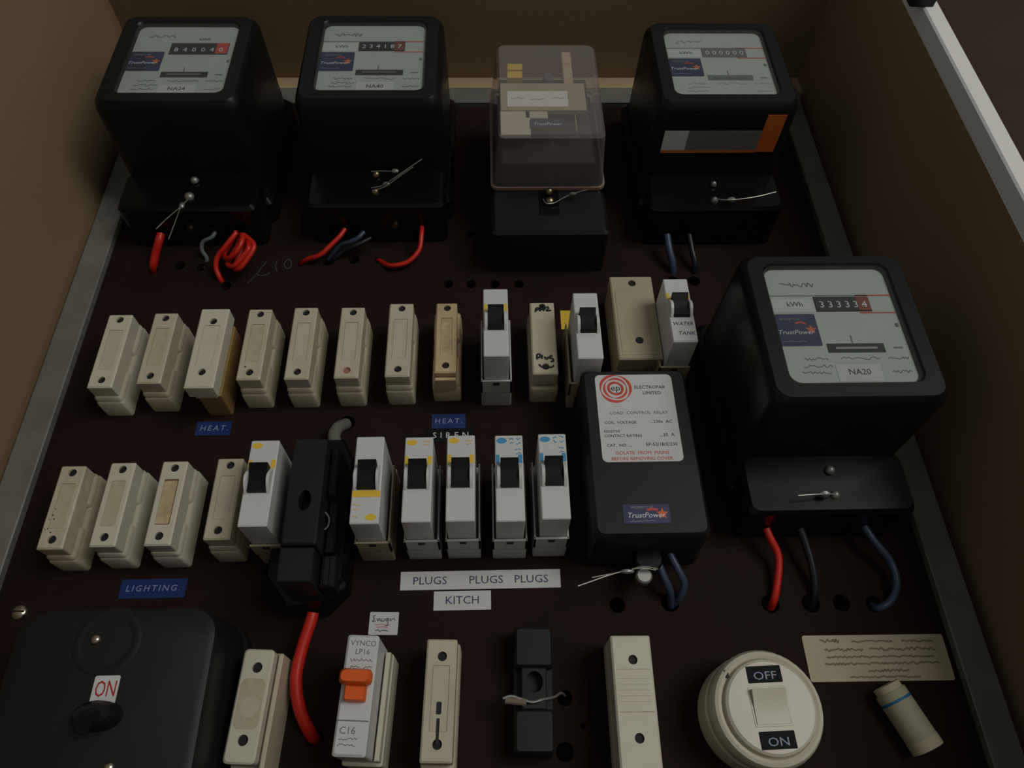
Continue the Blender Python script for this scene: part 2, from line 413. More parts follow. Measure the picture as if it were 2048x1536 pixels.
# ---------------------------------------------------------------- electricity meters
def meter(label, cx, zb, w, hgt, hc, digits, tagtext, style, kwh_left=True, red_rules=True, sticker_z=0.55):
    """origin: middle of the cover's lower edge, on the board"""
    t = thing('electricity_meter', label, 'meter', cx, zb, group=None)
    hw = w/2
    # backing base with the terminal block below the cover
    bm = B()
    out = rrect(-hw-5, hw+5, -14, hgt+9, 7)
    loft(bm, [(out, 0), (out, 20), (inset(out, 3), 24)])
    obj('base', bm, black_pl, t)
    bm = B()
    tb = rrect(-hw, hw, -40, 2, 6)
    loft(bm, [(tb, 0), (inset(tb, 0.2), 40), (inset(tb, 2.5), 43)])
    obj('terminal_cover', bm, black_pl, t)
    # deep cover with a bezel round the window
    bm = B()
    n = 6
    a = rrect(-hw-1, hw+1, -1, hgt+4, 10, n); b = rrect(-hw, hw, 0, hgt, 10, n); c = rrect(-hw+4, hw-4, 4, hgt-4, 9, n)
    wx, w0, w1 = hw-14.0, 14.0, hgt-10.5
    d = rrect(-wx, wx, w0, w1, 7, n); e = rrect(-wx+1.5, wx-1.5, w0+1.5, w1-1.5, 6, n)
    loft(bm, [(a, 22), (b, hc-8), (inset(b, 1.2), hc-3.5), (c, hc), (inset(d, -1.0), hc), (d, hc-1.2), (e, hc-5)], cap1=False)
    cov = obj('cover', bm, bezel_pl, t)
    # dial
    hd = hc-4.2
    bm = B(); box(bm, -wx-2, wx+2, w0-2, w1+2, hd-1, hd); dial = obj('dial_plate', bm, dial_white, t)
    DX = lambda u: -wx + 2*wx*u
    DZ = lambda v: w1 - (w1-w0)*v
    dw, dh = 2*wx, w1-w0
    h1 = hd+0.15
    # counter window
    c0, c1 = (0.37, 0.93) if style == 'A' else (0.36, 0.80)
    r0, r1 = (0.26, 0.42) if style == 'A' else (0.265, 0.395)
    bm = B(); box(bm, DX(c0), DX(c1), DZ(r1), DZ(r0), hd-0.5, h1+0.5, 0.3); reg = obj('counter', bm, black_ink if style != 'C' else grey_ink, dial, label='row of black number drums')
    nd = len(digits)
    for i, ch in enumerate(digits):
        u = c0+(c1-c0)*(i+0.75)/(nd+0.5)
        if i == nd-1 and style != 'C':
            bm = B(); box(bm, DX(u)-4.2, DX(c1)-0.3, DZ(r1)+0.4, DZ(r0)-0.4, h1+0.4, h1+0.65); obj('last_drum', bm, red_ink if style == 'A' else mat('dull_red_drum', (128, 56, 38), 0.6), reg)
        text(ch, DX(u), DZ(r1)+dh*0.055, h1+0.75, 7.0, white_paint, reg, name='digit')
    if kwh_left:
        bm = B(); box(bm, DX(0.02), DX(0.345), DZ(r1), DZ(r0+0.015), hd-0.3, h1); pl = obj('unit_plate', bm, paper, dial)
        text('kWh', DX(0.2), DZ((r0+r1)/2), h1+0.1, 5.2, black_ink, pl)
        bm = B(); strokes(bm, [[(DX(0.0), DZ(r0-0.012)), (DX(0.80), DZ(r0-0.012))]], 0.7, h1); obj('rule', bm, grey_ink, dial)
    else:
        text('kWh', DX(0.68), DZ(0.20), h1, 4.6, black_ink, dial)
    if red_rules:
        bm = B(); strokes(bm, [[(DX(c1-0.10), DZ(r0-0.012)), (DX(0.995), DZ(r0-0.012))], [(DX(c1-0.10), DZ(r1+0.012)), (DX(0.995), DZ(r1+0.012))]], 1.0, h1); obj('red_rule', bm, red_ink, dial)
    # maker's line, too blurred to read: thin wavy print
    bm = B(); strokes(bm, [[(DX(0.12)+a*0.9, DZ(0.155)+b) for a, b in scribble(24, 26, 1.7)]], 0.7, h1); obj('maker_print', bm, grey_ink if style != 'C' else faint_ink, dial)
    # disc slot
    bm = B(); box(bm, DX(0.36), DX(0.80), DZ(0.742), DZ(0.668), hd-0.3, h1+0.1); slot = obj('disc_slot', bm, black_ink if style != 'C' else grey_ink, dial)
    bm = B(); box(bm, DX(0.42), DX(0.74), DZ(0.717), DZ(0.700), h1+0.1, h1+0.6); obj('rotor_disc', bm, lead, slot)
    bm = B(); strokes(bm, [[(DX(0.565), DZ(0.665)), (DX(0.565), DZ(0.60))]], 0.8, h1); obj('index_mark', bm, grey_ink, dial)
    bm = B(); strokes(bm, [[(DX(0.87), DZ(0.705)), (DX(0.94), DZ(0.705))]], 1.2, h1); obj('arrow_mark', bm, grey_ink, dial)
    bm = B(); box(bm, DX(0.945), DX(0.968), DZ(0.53), DZ(0.50), hd, h1+0.4, 0.2); obj('pin', bm, grey_ink, dial)
    # small print
    bm = B()
    for v, u0, u1 in ((0.79, 0.16, 0.34), (0.79, 0.44, 0.74), (0.79, 0.80, 0.96), (0.85, 0.14, 0.36), (0.90, 0.12, 0.34), (0.90, 0.80, 0.95)):
        strokes(bm, [[(DX(u0)+a, DZ(v)+b) for a, b in scribble((u1-u0)*dw, 14, 0.9)]], 0.5, h1)
    obj('small_print', bm, faint_ink if style == 'C' else grey_ink, dial)
    # number tag
    if tagtext:
        bm = B(); box(bm, DX(0.38), DX(0.72), DZ(0.975), DZ(0.84), hd, h1+0.1); tg = obj('number_tag', bm, paper, dial, label='white paper tag with a printed number')
        text(tagtext, DX(0.55), DZ(0.90), h1+0.2, 5.6, black_ink, tg)
    owner_sticker(dial, DX(0.155), DZ(sticker_z), h1, dw*0.35, dh*0.27, 4.6)
    # glass
    bm = B(); box(bm, -wx-0.8, wx+0.8, w0-0.8, w1+0.8, hc-1.9, hc-1.2); obj('window_glass', bm, glass, cov)
    return t
def seal(t, ox, oz, screws, wires, blobs, m=steel):
    for px, py, h, r in screws:
        x, z = P(px, py, h); x -= ox; z -= oz+Z0
        bm = B(); dome(bm, x, z, r, h-2, 3.5, 14, 4); obj('seal_screw', bm, m, t)
    for w in wires:
        bm = B(); tube(bm, [(P(a, b, h)[0]-ox, P(a, b, h)[1]-oz-Z0, h) for a, b, h in w], 0.42, 6); obj('seal_wire', bm, seal_wire_m, t)
    for px, py, h, rx, rz in blobs:
        x, z = P(px, py, h); x -= ox; z -= oz+Z0
        bm = B(); loft(bm, [(ellipse(x, z, rx*k, rz*k, 14), h+q) for k, q in ((0.5, -1.6), (0.9, -0.8), (1, 0), (0.9, 0.8), (0.5, 1.6))]); obj('lead_seal', bm, lead, t)

a = (-241.5, 468)
mA = meter('black electricity meter tagged NA24, above the bundled red wire', *a, 110, 112, 111, '840040', 'NA24', 'A', kwh_left=False, red_rules=False, sticker_z=0.52)
seal(mA, *a, [(388, 358, 46, 3.4), (377, 390, 45, 4.0)], [[(380, 395, 48), (362, 413, 52), (335, 436, 56), (312, 458, 58)], [(376, 398, 48), (362, 414, 52), (350, 445, 56), (337, 479, 58)]], [(364, 411, 51, 2.2, 3.2)], lead)
a = (-91, 471)
mB = meter('black electricity meter tagged NA40, next to the clear-cased relay', *a, 112, 111, 111, '234187', 'NA40', 'B')
seal(mB, *a, [(752, 346, 46, 3.4), (750, 380, 45, 3.6)], [[(742, 376, 47), (765, 371, 50), (790, 355, 58), (844, 318, 66)], [(745, 382, 47), (770, 373, 50), (800, 352, 56), (826, 334, 60)], [(742, 343, 47), (765, 342, 48), (790, 343, 49)]], [(773, 368, 50, 3.2, 2.0), (790, 342, 49, 3.2, 2.2)], brass)
a = (186, 466)
mC = meter('black electricity meter with orange and white sticker on its underside', *a, 110, 107, 111, '000000', None, 'C')
seal(mC, *a, [(1428, 366, 46, 2.6), (1430, 398, 45, 3.0)], [[(1430, 398, 47), (1462, 400, 50), (1510, 394, 52), (1552, 384, 52)]], [(1463, 399, 49, 3.6, 2.2)], lead)
a = (216, 205)
mD = meter('black electricity meter tagged NA20, standing alone beside the right-hand strip', *a, 108, 113, 114, '333334', 'NA20', 'D')
seal(mD, *a, [(1662, 938, 46, 3.2), (1672, 988, 45, 3.2)], [[(1668, 988, 47), (1640, 988, 49), (1596, 991, 50)]], [(1650, 987, 48, 3.6, 2.0)], lead)
for t_, px, py, oo in ((mA, 378, 470, (-241.5, 468)), (mB, 790, 462, (-91, 471))):
    x = P(px, py, 22)[0]-oo[0]
    bm = B(); tube(bm, [(x, -38.5, 22), (x, -41.5, 22), (x, -42.6, 22)], 2.6, 12); obj('screw_or_shade_plug', bm, steel, t_)
# underside sticker of meter C (faces down, below the window)
def usticker(name, x0, x1, h0, h1, z, m, parent):
    bm = B(); box(bm, x0, x1, z-0.35, z-0.1, h0, h1); return obj(name, bm, m, parent)
st = usticker('underside_sticker', -47, 46, 66, 104, -0.4, black_matt, mC); st['label'] = 'orange, white and dark sticker under the meter'
for nm, x0, x1, h0, h1, m in (('white_field', -47, -28, 69, 88, paper), ('grey_field', -28, 30, 69, 88, grey_ink), ('orange_band', 30, 45, 67, 103, orange_ink), ('orange_edge', -47, 30, 66.2, 69, orange_ink)):
    usticker(nm, x0, x1, h0, h1, -0.8, m, st)

# ---------------------------------------------------------------- wires
def wire(name, label, pts, r, m):
    """pts are photo pixels with a height above the board; first point decides the origin"""
    q = [(*P(a, b, h), h) for a, b, h in pts]
    bm = B(); tube(bm, q, r, 12)
    o = obj(name, bm, m)
    return tag(o, label, 'wire')
wire('meter_tail', 'thick red wire stub under the meter tagged NA24', [(322, 468, 18), (318, 482, 16), (311, 508, 8), (307, 530, 1), (308, 545, -8)], 3.3, red_wire)
wire('meter_tail', 'thin grey-green wire curling under the meter tagged NA24', [(432, 462, 16), (424, 474, 15), (406, 484, 12), (404, 500, 7), (414, 518, 1), (410, 536, -6)], 1.7, grey_wire)
bpts = [(498, 470, 20), (474, 466, 20), (452, 492, 20), (438, 516, 18)]
loopq = []
for k in range(4):
    loopq += [(496-8*k+6, 470+1*k, 26-3*k), (508-9*k, 488+3*k, 25-3*k), (492-9*k, 518+4*k, 20-3*k), (474-7*k, 516-4*k, 14), (470-5*k, 486-4*k, 16)]
wire('bundled_wire', 'red wire bundled into tight loops under the meter tagged NA24', [(488, 470, 24), (507, 488, 24), (503, 505, 22), (480, 536, 16), (470, 533, 10), (484, 500, 12), (492, 476, 18), (498, 492, 24), (490, 508, 22), (468, 532, 16), (456, 526, 10), (474, 494, 14),
     (484, 470, 22), (484, 482, 25), (474, 502, 22), (458, 516, 16), (448, 510, 10), (462, 484, 16), (472, 466, 24), (466, 474, 24), (450, 494, 20), (435, 514, 14), (432, 536, 8), (442, 560, 1), (452, 574, -8)], 2.1, red_wire)
wire('meter_tail', 'red wire running sideways under the meter tagged NA40', [(690, 458, 18), (680, 472, 17), (660, 492, 14), (640, 510, 10), (614, 519, 4), (602, 528, -4)], 2.0, red_wire)
wire('meter_tail', 'upper dark blue wire under the meter tagged NA40', [(728, 464, 18), (716, 476, 17), (700, 484, 14), (680, 492, 8), (657, 519, -4)], 2.0, blue_wire)
wire('meter_tail', 'lower dark wire tucked under the meter tagged NA40', [(742, 476, 14), (714, 490, 13), (690, 500, 8), (668, 518, 1), (661, 526, -6)], 2.0, dark_wire)
wire('meter_tail', 'red wire looping down under the meter tagged NA40', [(844, 452, 18), (843, 470, 17), (838, 500, 12), (815, 524, 8), (780, 531, 5), (757, 520, -3)], 2.0, red_wire)
wire('meter_tail', 'blue-grey wire above the breaker marked WATER TANK', [(1334, 470, 18), (1338, 496, 14), (1345, 528, 6), (1346, 560, -6)], 3.0, blue_wire)
wire('meter_tail', 'dark wire above the gap between breaker and meter tagged NA20', [(1378, 470, 16), (1384, 500, 12), (1390, 528, 6), (1388, 560, -6)], 2.4, dark_wire)
wire('meter_tail', 'red wire under the meter tagged NA20', [(1532, 1056, 18), (1540, 1075, 16), (1556, 1110, 11), (1556, 1150, 7), (1549, 1195, 2), (1541, 1216, -6)], 2.5, red_wire)
wire('meter_tail', 'near-black wire between the red and grey-blue wires', [(1600, 1056, 18), (1612, 1090, 14), (1626, 1140, 9), (1630, 1185, 3), (1622, 1214, -6)], 2.6, dark_wire)
wire('meter_tail', 'grey-blue wire bowing out under the meter tagged NA20', [(1728, 1052, 18), (1748, 1082, 16), (1780, 1122, 12), (1793, 1165, 9), (1782, 1200, 4), (1758, 1216, 1), (1742, 1212, -6)], 2.5, blue_wire)
wire('relay_wire', 'blue-grey wire nearer the lead seal under the load control relay', [(1310, 1110, 20), (1326, 1150, 16), (1340, 1182, 9), (1342, 1212, -5)], 2.4, blue_wire)
wire('relay_wire', 'blue-grey wire bowing outwards under the load control relay', [(1336, 1100, 20), (1354, 1135, 17), (1368, 1165, 12), (1362, 1190, 5), (1346, 1210, -5)], 2.4, blue_wire)
wire('fuse_tail', 'thick red wire hanging below the tall black fuse holder', [(626, 1225, 22), (621, 1245, 21), (603, 1300, 18), (592, 1360, 15), (600, 1420, 10), (620, 1465, 2), (632, 1482, -8)], 3.6, red_wire)
wire('fuse_tail', 'stub of grey sheathed cable above the tall black fuse holder', [(672, 890, 20), (668, 872, 16), (676, 856, 8), (692, 848, -2)], 4.4, frame_metal)

# ---------------------------------------------------------------- clear-cased ripple relay
rx, rz = 48.5, 397.5
t = thing('ripple_relay', 'control relay in a clear plastic case on a black base', 'relay', rx, rz)
bm = B(); o_ = rrect(-46.5, 46.5, 0, 46, 4); loft(bm, [(o_, 0), (inset(o_, 0.3), 44), (inset(o_, 3), 47)]); base = obj('terminal_base', bm, black_matt, t)
bm = B(); box(bm, -8, 8, 18, 46, 40, 47.6, 0.6); obj('screw_recess', bm, black_pl, base)
bm = B(); box(bm, -44, 44, 44, 165, 0, 46, 1.5, 3); obj('rear_housing', bm, black_pl, t)
bm = B()
l0 = rrect(-46.5, 46.5, 46.5, 168, 6); l1 = rrect(-45, 45, 47.5, 167, 6)
f0 = rrect(-40.5, 41, 47.5, 159, 5); f1 = inset(f0, 2)
loft(bm, [(l1, 49), (f0, 98), (f1, 100.5)], cap0=False); cv = obj('clear_cover', bm, clear_pl, t, label='hazy clear plastic cover')
bm = B(); vl = loft(bm, [(l0, 46.2), (l0, 49), (l1, 49), (l1, 46.2)], cap0=False, cap1=False); obj('cover_lip', bm, clear_edge, cv)
bm = B(); box(bm, -38, 36, 50, 152, 46, 72, 1); ch = obj('chassis', bm, chassis_dark, t)
def rp(name, pts, h, m, th=3.0, c=0.4):
    xs = [P(a, b, h)[0]-rx for a, b in pts]; zs = [P(a, b, h)[1]-rz-Z0 for a, b in pts]
    bm = B(); box(bm, min(xs), max(xs), min(zs), max(zs), h-th, h, c); return obj(name, bm, m, ch)
rp('yellow_block', [(1014, 127), (1045, 139)], 84, yellow_ink, 12)
rp('yellow_block', [(1014, 142), (1045, 155)], 84, yellow_ink, 12)
rp('metal_bracket', [(1000, 166), (1174, 220)], 84, beige, 4)
lb = rp('rating_label', [(1014, 182), (1137, 213)], 84.4, white_gloss, 0.5, 0)
bm = B()
for k in range(3):
    x0, z0 = P(1022+40*k, 196+2*(k % 2), 84.6); strokes(bm, [[(x0-rx+a, z0-rz-Z0+b) for a, b in scribble(11, 10, 0.8)]], 0.4, 84.6)
obj('small_print', bm, grey_ink, lb)
rp('cream_plate', [(1000, 222), (1062, 269)], 86, cream_pale, 3)
rp('cream_plate', [(1050, 222), (1096, 236)], 86, cream_pale, 3)
rp('coil_post', [(1122, 104), (1147, 168)], 80, brownish, 10)
rp('coil_wire', [(1150, 228), (1154, 262)], 86, brownish, 5)
x, z = P(1096, 152, 78)
bm = B(); cyl(bm, x-rx, z-rz-Z0, 4.5, 72, 78, 18, 0.8); obj('bearing', bm, chassis_m, ch)
x, z = P(1096, 247, 87)
owner_sticker(ch, x-rx, z-rz-Z0, 87, 28, 9.5, 4.6, star=False, top='', low=False)
seal(t, rx, rz, [(1099, 380, 52, 3.2), (1100, 399, 48, 4.0)], [[(1086, 398, 49), (1092, 406, 50), (1108, 406, 50), (1130, 394, 51), (1150, 386, 53), (1176, 379, 56)]], [(1146, 388, 53, 3.0, 1.2)], brass)

# ---------------------------------------------------------------- load control relay
ox, oz = 97.5, 148
t = thing('load_control_relay', 'black load control relay box with a large white printed label', 'relay', ox, oz)
bm = B()
b0 = rrect(-37, 37, -1, 122, 4); loft(bm, [(b0, 0), (b0, 16), (inset(b0, 1.2), 18)]); obj('base', bm, black_matt, t)
bm = B()
b1 = rrect(-36.5, 36.5, 0, 121, 5); loft(bm, [(b1, 16), (inset(b1, 0.6), 48), (inset(b1, 3), 52)]); cv = obj('cover', bm, black_dusty, t)
q = [P(1190, 752, 52), P(1338, 748, 52), P(1372, 922, 52), P(1205, 925, 52)]
lx0, lx1 = 70.8-ox, 123-ox; lz0, lz1 = 198.2-oz, 263.3-oz
bm = B(); box(bm, lx0, lx1, lz0, lz1, 51.8, 52.3, 0, 3.5); lab = obj('printed_label', bm, paper, t, label='white label with red target emblem and printing')
h = 52.4
LX = lambda u: lx0+(lx1-lx0)*u
LZ = lambda v: lz1-(lz1-lz0)*v
# swirl emblem: open red crescents round the letters
def crescents(bm, cx, cz, r, ang0, span, w, h):
    n = 14; prev = None
    for i in range(n+1):
        a = math.radians(ang0+span*i/n); ww = w*math.sin(math.pi*i/n)+0.12
        p, q_ = bm.verts.new(V(cx+(r+ww/2)*math.cos(a), cz+(r+ww/2)*math.sin(a), h)), bm.verts.new(V(cx+(r-ww/2)*math.cos(a), cz+(r-ww/2)*math.sin(a), h))
        if prev: bm.faces.new((prev[0], prev[1], q_, p))
        prev = (p, q_)
bm = B(); ex, ez = LX(0.255), LZ(0.165)
for r, k, w, a0 in ((10.2, 3, 1.9, 70), (7.6, 3, 1.5, 10), (5.0, 2, 1.4, 60), (4.2, 2, 1.0, 150)):
    for i in range(k): crescents(bm, ex, ez, r, a0+360/k*i, 360/k+8, w, h)
obj('emblem', bm, red_ink, lab, label='red swirl emblem')
text('ep', ex, ez+0.3, h, 6.5, black_ink, lab, sx=1.1)
text('ELECTROPAR', LX(0.70), LZ(0.155), h, 3.5, black_ink, lab)
text('LIMITED', LX(0.72), LZ(0.225), h, 3.5, black_ink, lab)
text('LOAD  CONTROL  RELAY', LX(0.52), LZ(0.455), h, 3.2, grey_ink, lab, sx=1.05)
text('COIL  VOLTAGE', LX(0.07), LZ(0.565), h, 2.9, black_ink, lab, align='LEFT')
text('...230v  AC', LX(0.93), LZ(0.56), h, 3.3, black_ink, lab, align='RIGHT')
text('RESISTIVE', LX(0.05), LZ(0.665), h, 2.5, black_ink, lab, align='LEFT')
text('CONTACT RATING', LX(0.05), LZ(0.715), h, 2.8, black_ink, lab, align='LEFT')
text('...35  A', LX(0.93), LZ(0.71), h, 3.4, black_ink, lab, align='RIGHT')
text('CAT.  NO. ....', LX(0.07), LZ(0.82), h, 2.9, black_ink, lab, align='LEFT')
text('EP-52/1B/E/230', LX(0.95), LZ(0.815), h, 3.3, black_ink, lab, align='RIGHT')
text('ISOLATE  FROM  MAINS', LX(0.50), LZ(0.905), h, 3.3, red_ink, lab)
text('BEFORE REMOVING COVER', LX(0.49), LZ(0.967), h, 3.2, red_ink, lab)
x, z = P(1293, 1028, 52)
owner_sticker(t, x-ox, z-oz-Z0, 52.2, 29, 12.5, 4.8)
bm = B(); cyl(bm, 1, -4, 9, 18, 26, 20, 1.2); obj('seal_boss', bm, black_pl, t)
seal(t, ox, oz, [], [[(1310, 1136, 30), (1290, 1134, 32), (1262, 1139, 34), (1225, 1148, 36), (1156, 1172, 38)], [(1312, 1140, 30), (1280, 1136, 32), (1250, 1142, 34), (1184, 1155, 38)], [(1262, 1139, 34), (1284, 1133, 31), (1316, 1138, 28)]], [(1254, 1143, 35, 4.6, 1.6)])
bm = B(); x, z = P(1290, 1148, 28); cyl(bm, x-ox, z-oz-Z0, 5.2, 20, 26, 18, 1.0, None); obj('seal_screw', bm, lead, t)

# ---------------------------------------------------------------- fuses
def fuse(name, label, cx, zb, zt, w=17.2, h=36.0, m=cream, mb=None, style='plain', rot=0.0, card_m=card, screw=(hole_dark, hole_dark), hole_r=2.7, group=None, recess=True, bw=None, hz=(5.0, 6.0)):
    """rewirable fuse: base with jaws, carrier on top with two screw holes and a label recess; origin at its lower edge on the board"""
    t = thing(name, label, 'fuse', cx, zb, rot, group)
    L = zt-zb; mb = mb or m; hw = w/2; bh = (bw or w+2.2)/2
    # base with two jaws at either end, gap in the middle
    bm = B()
    if style == 'overhang':
        box(bm, -hw+2.5, hw-0.5, 3.5, L-3, 0, h*0.62, 1.0, 1.5)
    else:
        o = rrect(-bh, bh, -2.6, L+1.5, 2.0, 3); loft(bm, [(o, 0), (o, h*0.46), (inset(o, 0.7), h*0.50)])
    base = obj('base', bm, mb, t)
    if style in ('plain', 'stepped'):
        for s, (z0, z1) in enumerate(((-1.6, L*0.36), (L*0.60, L+0.8))):
            bm = B(); o = rrect(-bh+0.3, bh-0.3, z0, z1, 2.2, 3); loft(bm, [(o, h*0.48), (o, h*0.60), (inset(o, 1.0), h*0.655)]); obj('jaw', bm, mb, base)
    # carrier
    bm = B()
    if style == 'overhang': z_core = (2, L-2); hcore = h*0.6
    else: z_core = (L*0.30, L*0.66); hcore = h*0.48
    box(bm, -hw*0.72, hw*0.72, z_core[0], z_core[1], hcore, h*0.66)
    out = rrect(-hw, hw, 0, L, 1.0 if style != 'long' else 2.4, 3)
    holes = [(circle(0.5, L-hz[0], hole_r, 14), h*0.25), (circle(0.3, hz[1], hole_r, 14), h*0.25)]
    if recess: holes.append((rrect(-hw*0.52, hw*0.60, L*0.235, L*0.775, 0.6, 2), 0.7))
    holed(bm, out, holes, h*(0.60 if style != 'overhang' else 0.72), h, 1.0)
    car = obj('carrier', bm, m, t)
    if recess:
        bm = B(); box(bm, -hw*0.49, hw*0.57, L*0.24, L*0.77, h-0.9, h-0.35); obj('label_card', bm, card_m, car)
    for k, zc in enumerate((L-hz[0], hz[1])):
        bm = B(); cyl(bm, 0.5-0.2*k, zc, hole_r*0.99, h*0.75, h*(0.955 if screw[k] is hole_dark else 0.96), 12); obj('screw_or_shade_plug', bm, screw[k], t)  # near-black plug close to the face paints in the shade of a deep hole
    if style == 'stepped':
        bm = B(); box(bm, -hw+0.3, hw-0.3, -3.4, -0.8, h*0.5, h*0.86, 0.4); obj('lip', bm, m, t)
    return t
UP = 'fuses in the row above the HEAT labels'
LO = 'fuses in the row above the LIGHTING label'
fuse('fuse', 'cream fuse next to the steel strip, row above the HEAT labels', -270.3, 268, 330.4, m=cream_pale, card_m=card_clean, group=UP)
fuse('fuse', 'cream fuse second from the steel strip in the HEAT row', -237.6, 271, 331.4, w=16.8, m=cream, mb=cream, group=UP)
fuse('fuse', 'larger pale fuse overhanging a yellowed narrow base, over a HEAT label', -198.4, 261.5, 328.3, w=20.1, h=45, m=cream_pale, mb=tan_bakelite, style='overhang', card_m=cream_pale, group=UP, hz=(11.5, 12.5))
f4 = fuse('fuse', 'cream fuse just past the overhanging pale fuse, brown speck by its lower hole', -169.3, 273, 334.3, w=16.9, m=cream, group=UP)
fuse('fuse', 'cream fuse fifth from the steel strip in the HEAT row', -136.0, 273, 335.4, m=cream, card_m=card_clean, group=UP)
fuse('fuse', 'cream fuse with a reddish plug in its lower hole', -101.4, 273.6, 335.2, m=cream, card_m=card_clean, screw=(hole_dark, red_screw), group=UP)
fuse('fuse', 'tall cream fuse next to the brown-stained stepped fuse', -65.7, 274.3, 338.4, w=17.6, m=cream, card_m=card_clean, group=UP)
fuse('fuse', 'narrow brown-stained fuse with stepped lower lip above the HEAT and SIREN labels', -32.0, 277, 338.4, w=15.4, m=brownish, mb=brownish, style='stepped', card_m=stain, group=UP, bw=20.5)
f9 = fuse('fuse', 'cream fuse with black marker writing on its face', 39.1, 275, 338.2, w=18.2, m=cream, mb=beige, style='block', recess=False, group=UP)
bm = B(); strokes(bm, [[(-5, 54), (-4.6, 57), (-3.2, 58), (-2.4, 56.8), (-4.5, 55.6)], [(-1.6, 54.5), (-1.2, 59), (1.2, 55.5), (1.8, 59.5)], [(-2, 59.5), (0, 61), (2.2, 60.2)], [(3, 58), (4.4, 58.6), (4.6, 57), (3.2, 55.2), (5.6, 55.2), (6.6, 56)],
     [(-5.6, 12), (-5.4, 16), (-3.4, 16.4), (-3.6, 14), (-5, 13.6)], [(-2.2, 12.4), (-1.8, 16)], [(0, 14.5), (0.6, 12.5), (2, 12.6), (2.4, 14.4)], [(5.6, 14.6), (4.2, 14.8), (3.8, 13), (5.4, 12.6), (6, 10.6), (4, 10)],
     [(-4.6, 8), (-3, 6), (-1.6, 5.4)], [(2.2, 5.2), (4.4, 5.4), (6.2, 6.8)]], 1.45, 36.12)
obj('marker_writing', bm, marker, f9, label='scrawled black marker letters', kind='stuff')
t10 = fuse('fuse', 'wide beige two-hole fuse behind the load control relay', 108.6, 286.5, 362.6, w=32.4, h=36, m=beige, mb=beige, style='block', recess=False, hole_r=3.0, group=UP, hz=(7, 16), bw=31)
bm = B(); box(bm, -13.5, 13.5, 3.5, 62.5, 35.8, 36.3, 0.2); # slightly proud middle panel
holed_m = bm
obj('face_panel', bm, beige, t10)
bm = B(); cyl(bm, 0.3, 16, 3.0, 36.2, 36.45, 14); obj('screw_hole', bm, hole_dark, t10)
g1 = fuse('fuse', 'cream speckled fuse next to the steel strip in the LIGHTING row', -270.8, 153.2, 208.9, w=15.9, m=cream_grubby, group=LO)
fuse('fuse', 'cream fuse with dirty label window, second in the LIGHTING row', -239.4, 154.2, 210.7, w=16.0, m=cream_pale, card_m=card, group=LO)
g3 = fuse('fuse', 'cream fuse with rust-edged label window, third in the LIGHTING row', -206.1, 154.3, 211.2, w=16.4, m=cream_pale, card_m=stain, group=LO)
fuse('fuse', 'cream fuse touching the yellow-marked breaker by the black holder', -170.6, 157.4, 212.6, w=16.6, m=cream, card_m=card_clean, group=LO, style='plain')
g5 = fuse('fuse', 'cream fuse with a rounded stained label, beside the black main switch', -136.8, 33, 91.8, w=17.2, m=cream_pale, mb=cream_pale, style='long', rot=3.0, hole_r=2.9, recess=False, hz=(10.0, 11.5))
bm = B(); box(bm, -6.6, 7.0, 17, 43, 35.9, 36.25, 0, 3.5); lab = obj('label_card', bm, card, g5)
bm = B(); prism(bm, ellipse(0.5, 28, 5.2, 5.6), 36.2, 36.35); obj('worn_patch', bm, card_clean, lab)
bm = B(); box(bm, 9.6, 12.4, -2, 58, 0, 30, 0.8, 1); obj('side_rail', bm, cream, g5)
g6 = fuse('fuse', 'cream fuse with a black scorched streak above its lower hole', -31.8, 31, 95.1, w=17.4, m=cream, style='block', rot=2.0, card_m=card_clean, hz=(9.5, 9.0))
bm = B(); box(bm, -0.6, 1.0, 9, 22, 35.9, 36.15, 0, 0.4); obj('scorch_mark', bm, marker, g6)
bm = B(); box(bm, -1.2, 1.6, 24, 30.5, 35.7, 35.95, 0, 0.8); obj('scorch_mark', bm, marker, g6)
g7 = fuse('fuse', 'plain pale fuse with grooved face beside the round rocker switch', 78.4, 14, 94.9, w=23.0, m=cream_pale, style='block', rot=0.8, recess=False, hole_r=2.7, hz=(13.5, 26.5), bw=22)
bm = B()
for z in (62.0, 39.5): box(bm, -9.5, 10, z, z+0.5, 35.9, 36.1)
for k in range(5): box(bm, -9, 9, 45+3*k, 45.25+3*k, 35.9, 36.08)
obj('groove_lines', bm, card, g7)

def specks(t, pts, h):
    bm = B()
    for x, z, r in pts: prism(bm, ellipse(x, z, r, r*0.8, 8), h-0.1, h+0.06)
    obj('specks', bm, mat('dark_dirt', (58, 44, 32), 0.9), t, label='dark dirt specks', kind='stuff')
specks(f4, [(-3.4, 10.6, 0.8)], 36)
specks(g1, [(-4.2, 13, 0.5), (-5.6, 12.6, 0.4), (-1.8, 10.6, 0.5), (-3.6, 22, 0.5), (-2.2, 19.5, 0.5), (-4.8, 19, 0.4), (-3.0, 26, 0.35), (-6.4, 13.4, 0.3)], 36)
bm = B(); hw_, L_ = 8.2, 56.9
strokes(bm, [[(-hw_*0.50, L_*0.24), (hw_*0.57, L_*0.24)], [(hw_*0.56, L_*0.24), (hw_*0.57, L_*0.42), (hw_*0.56, L_*0.77)], [(-hw_*0.49, L_*0.765), (hw_*0.57, L_*0.765)]], 0.8, 35.75)
obj('rust_edge', bm, mat('rust', (120, 78, 46), 0.9), g3, kind='stuff')
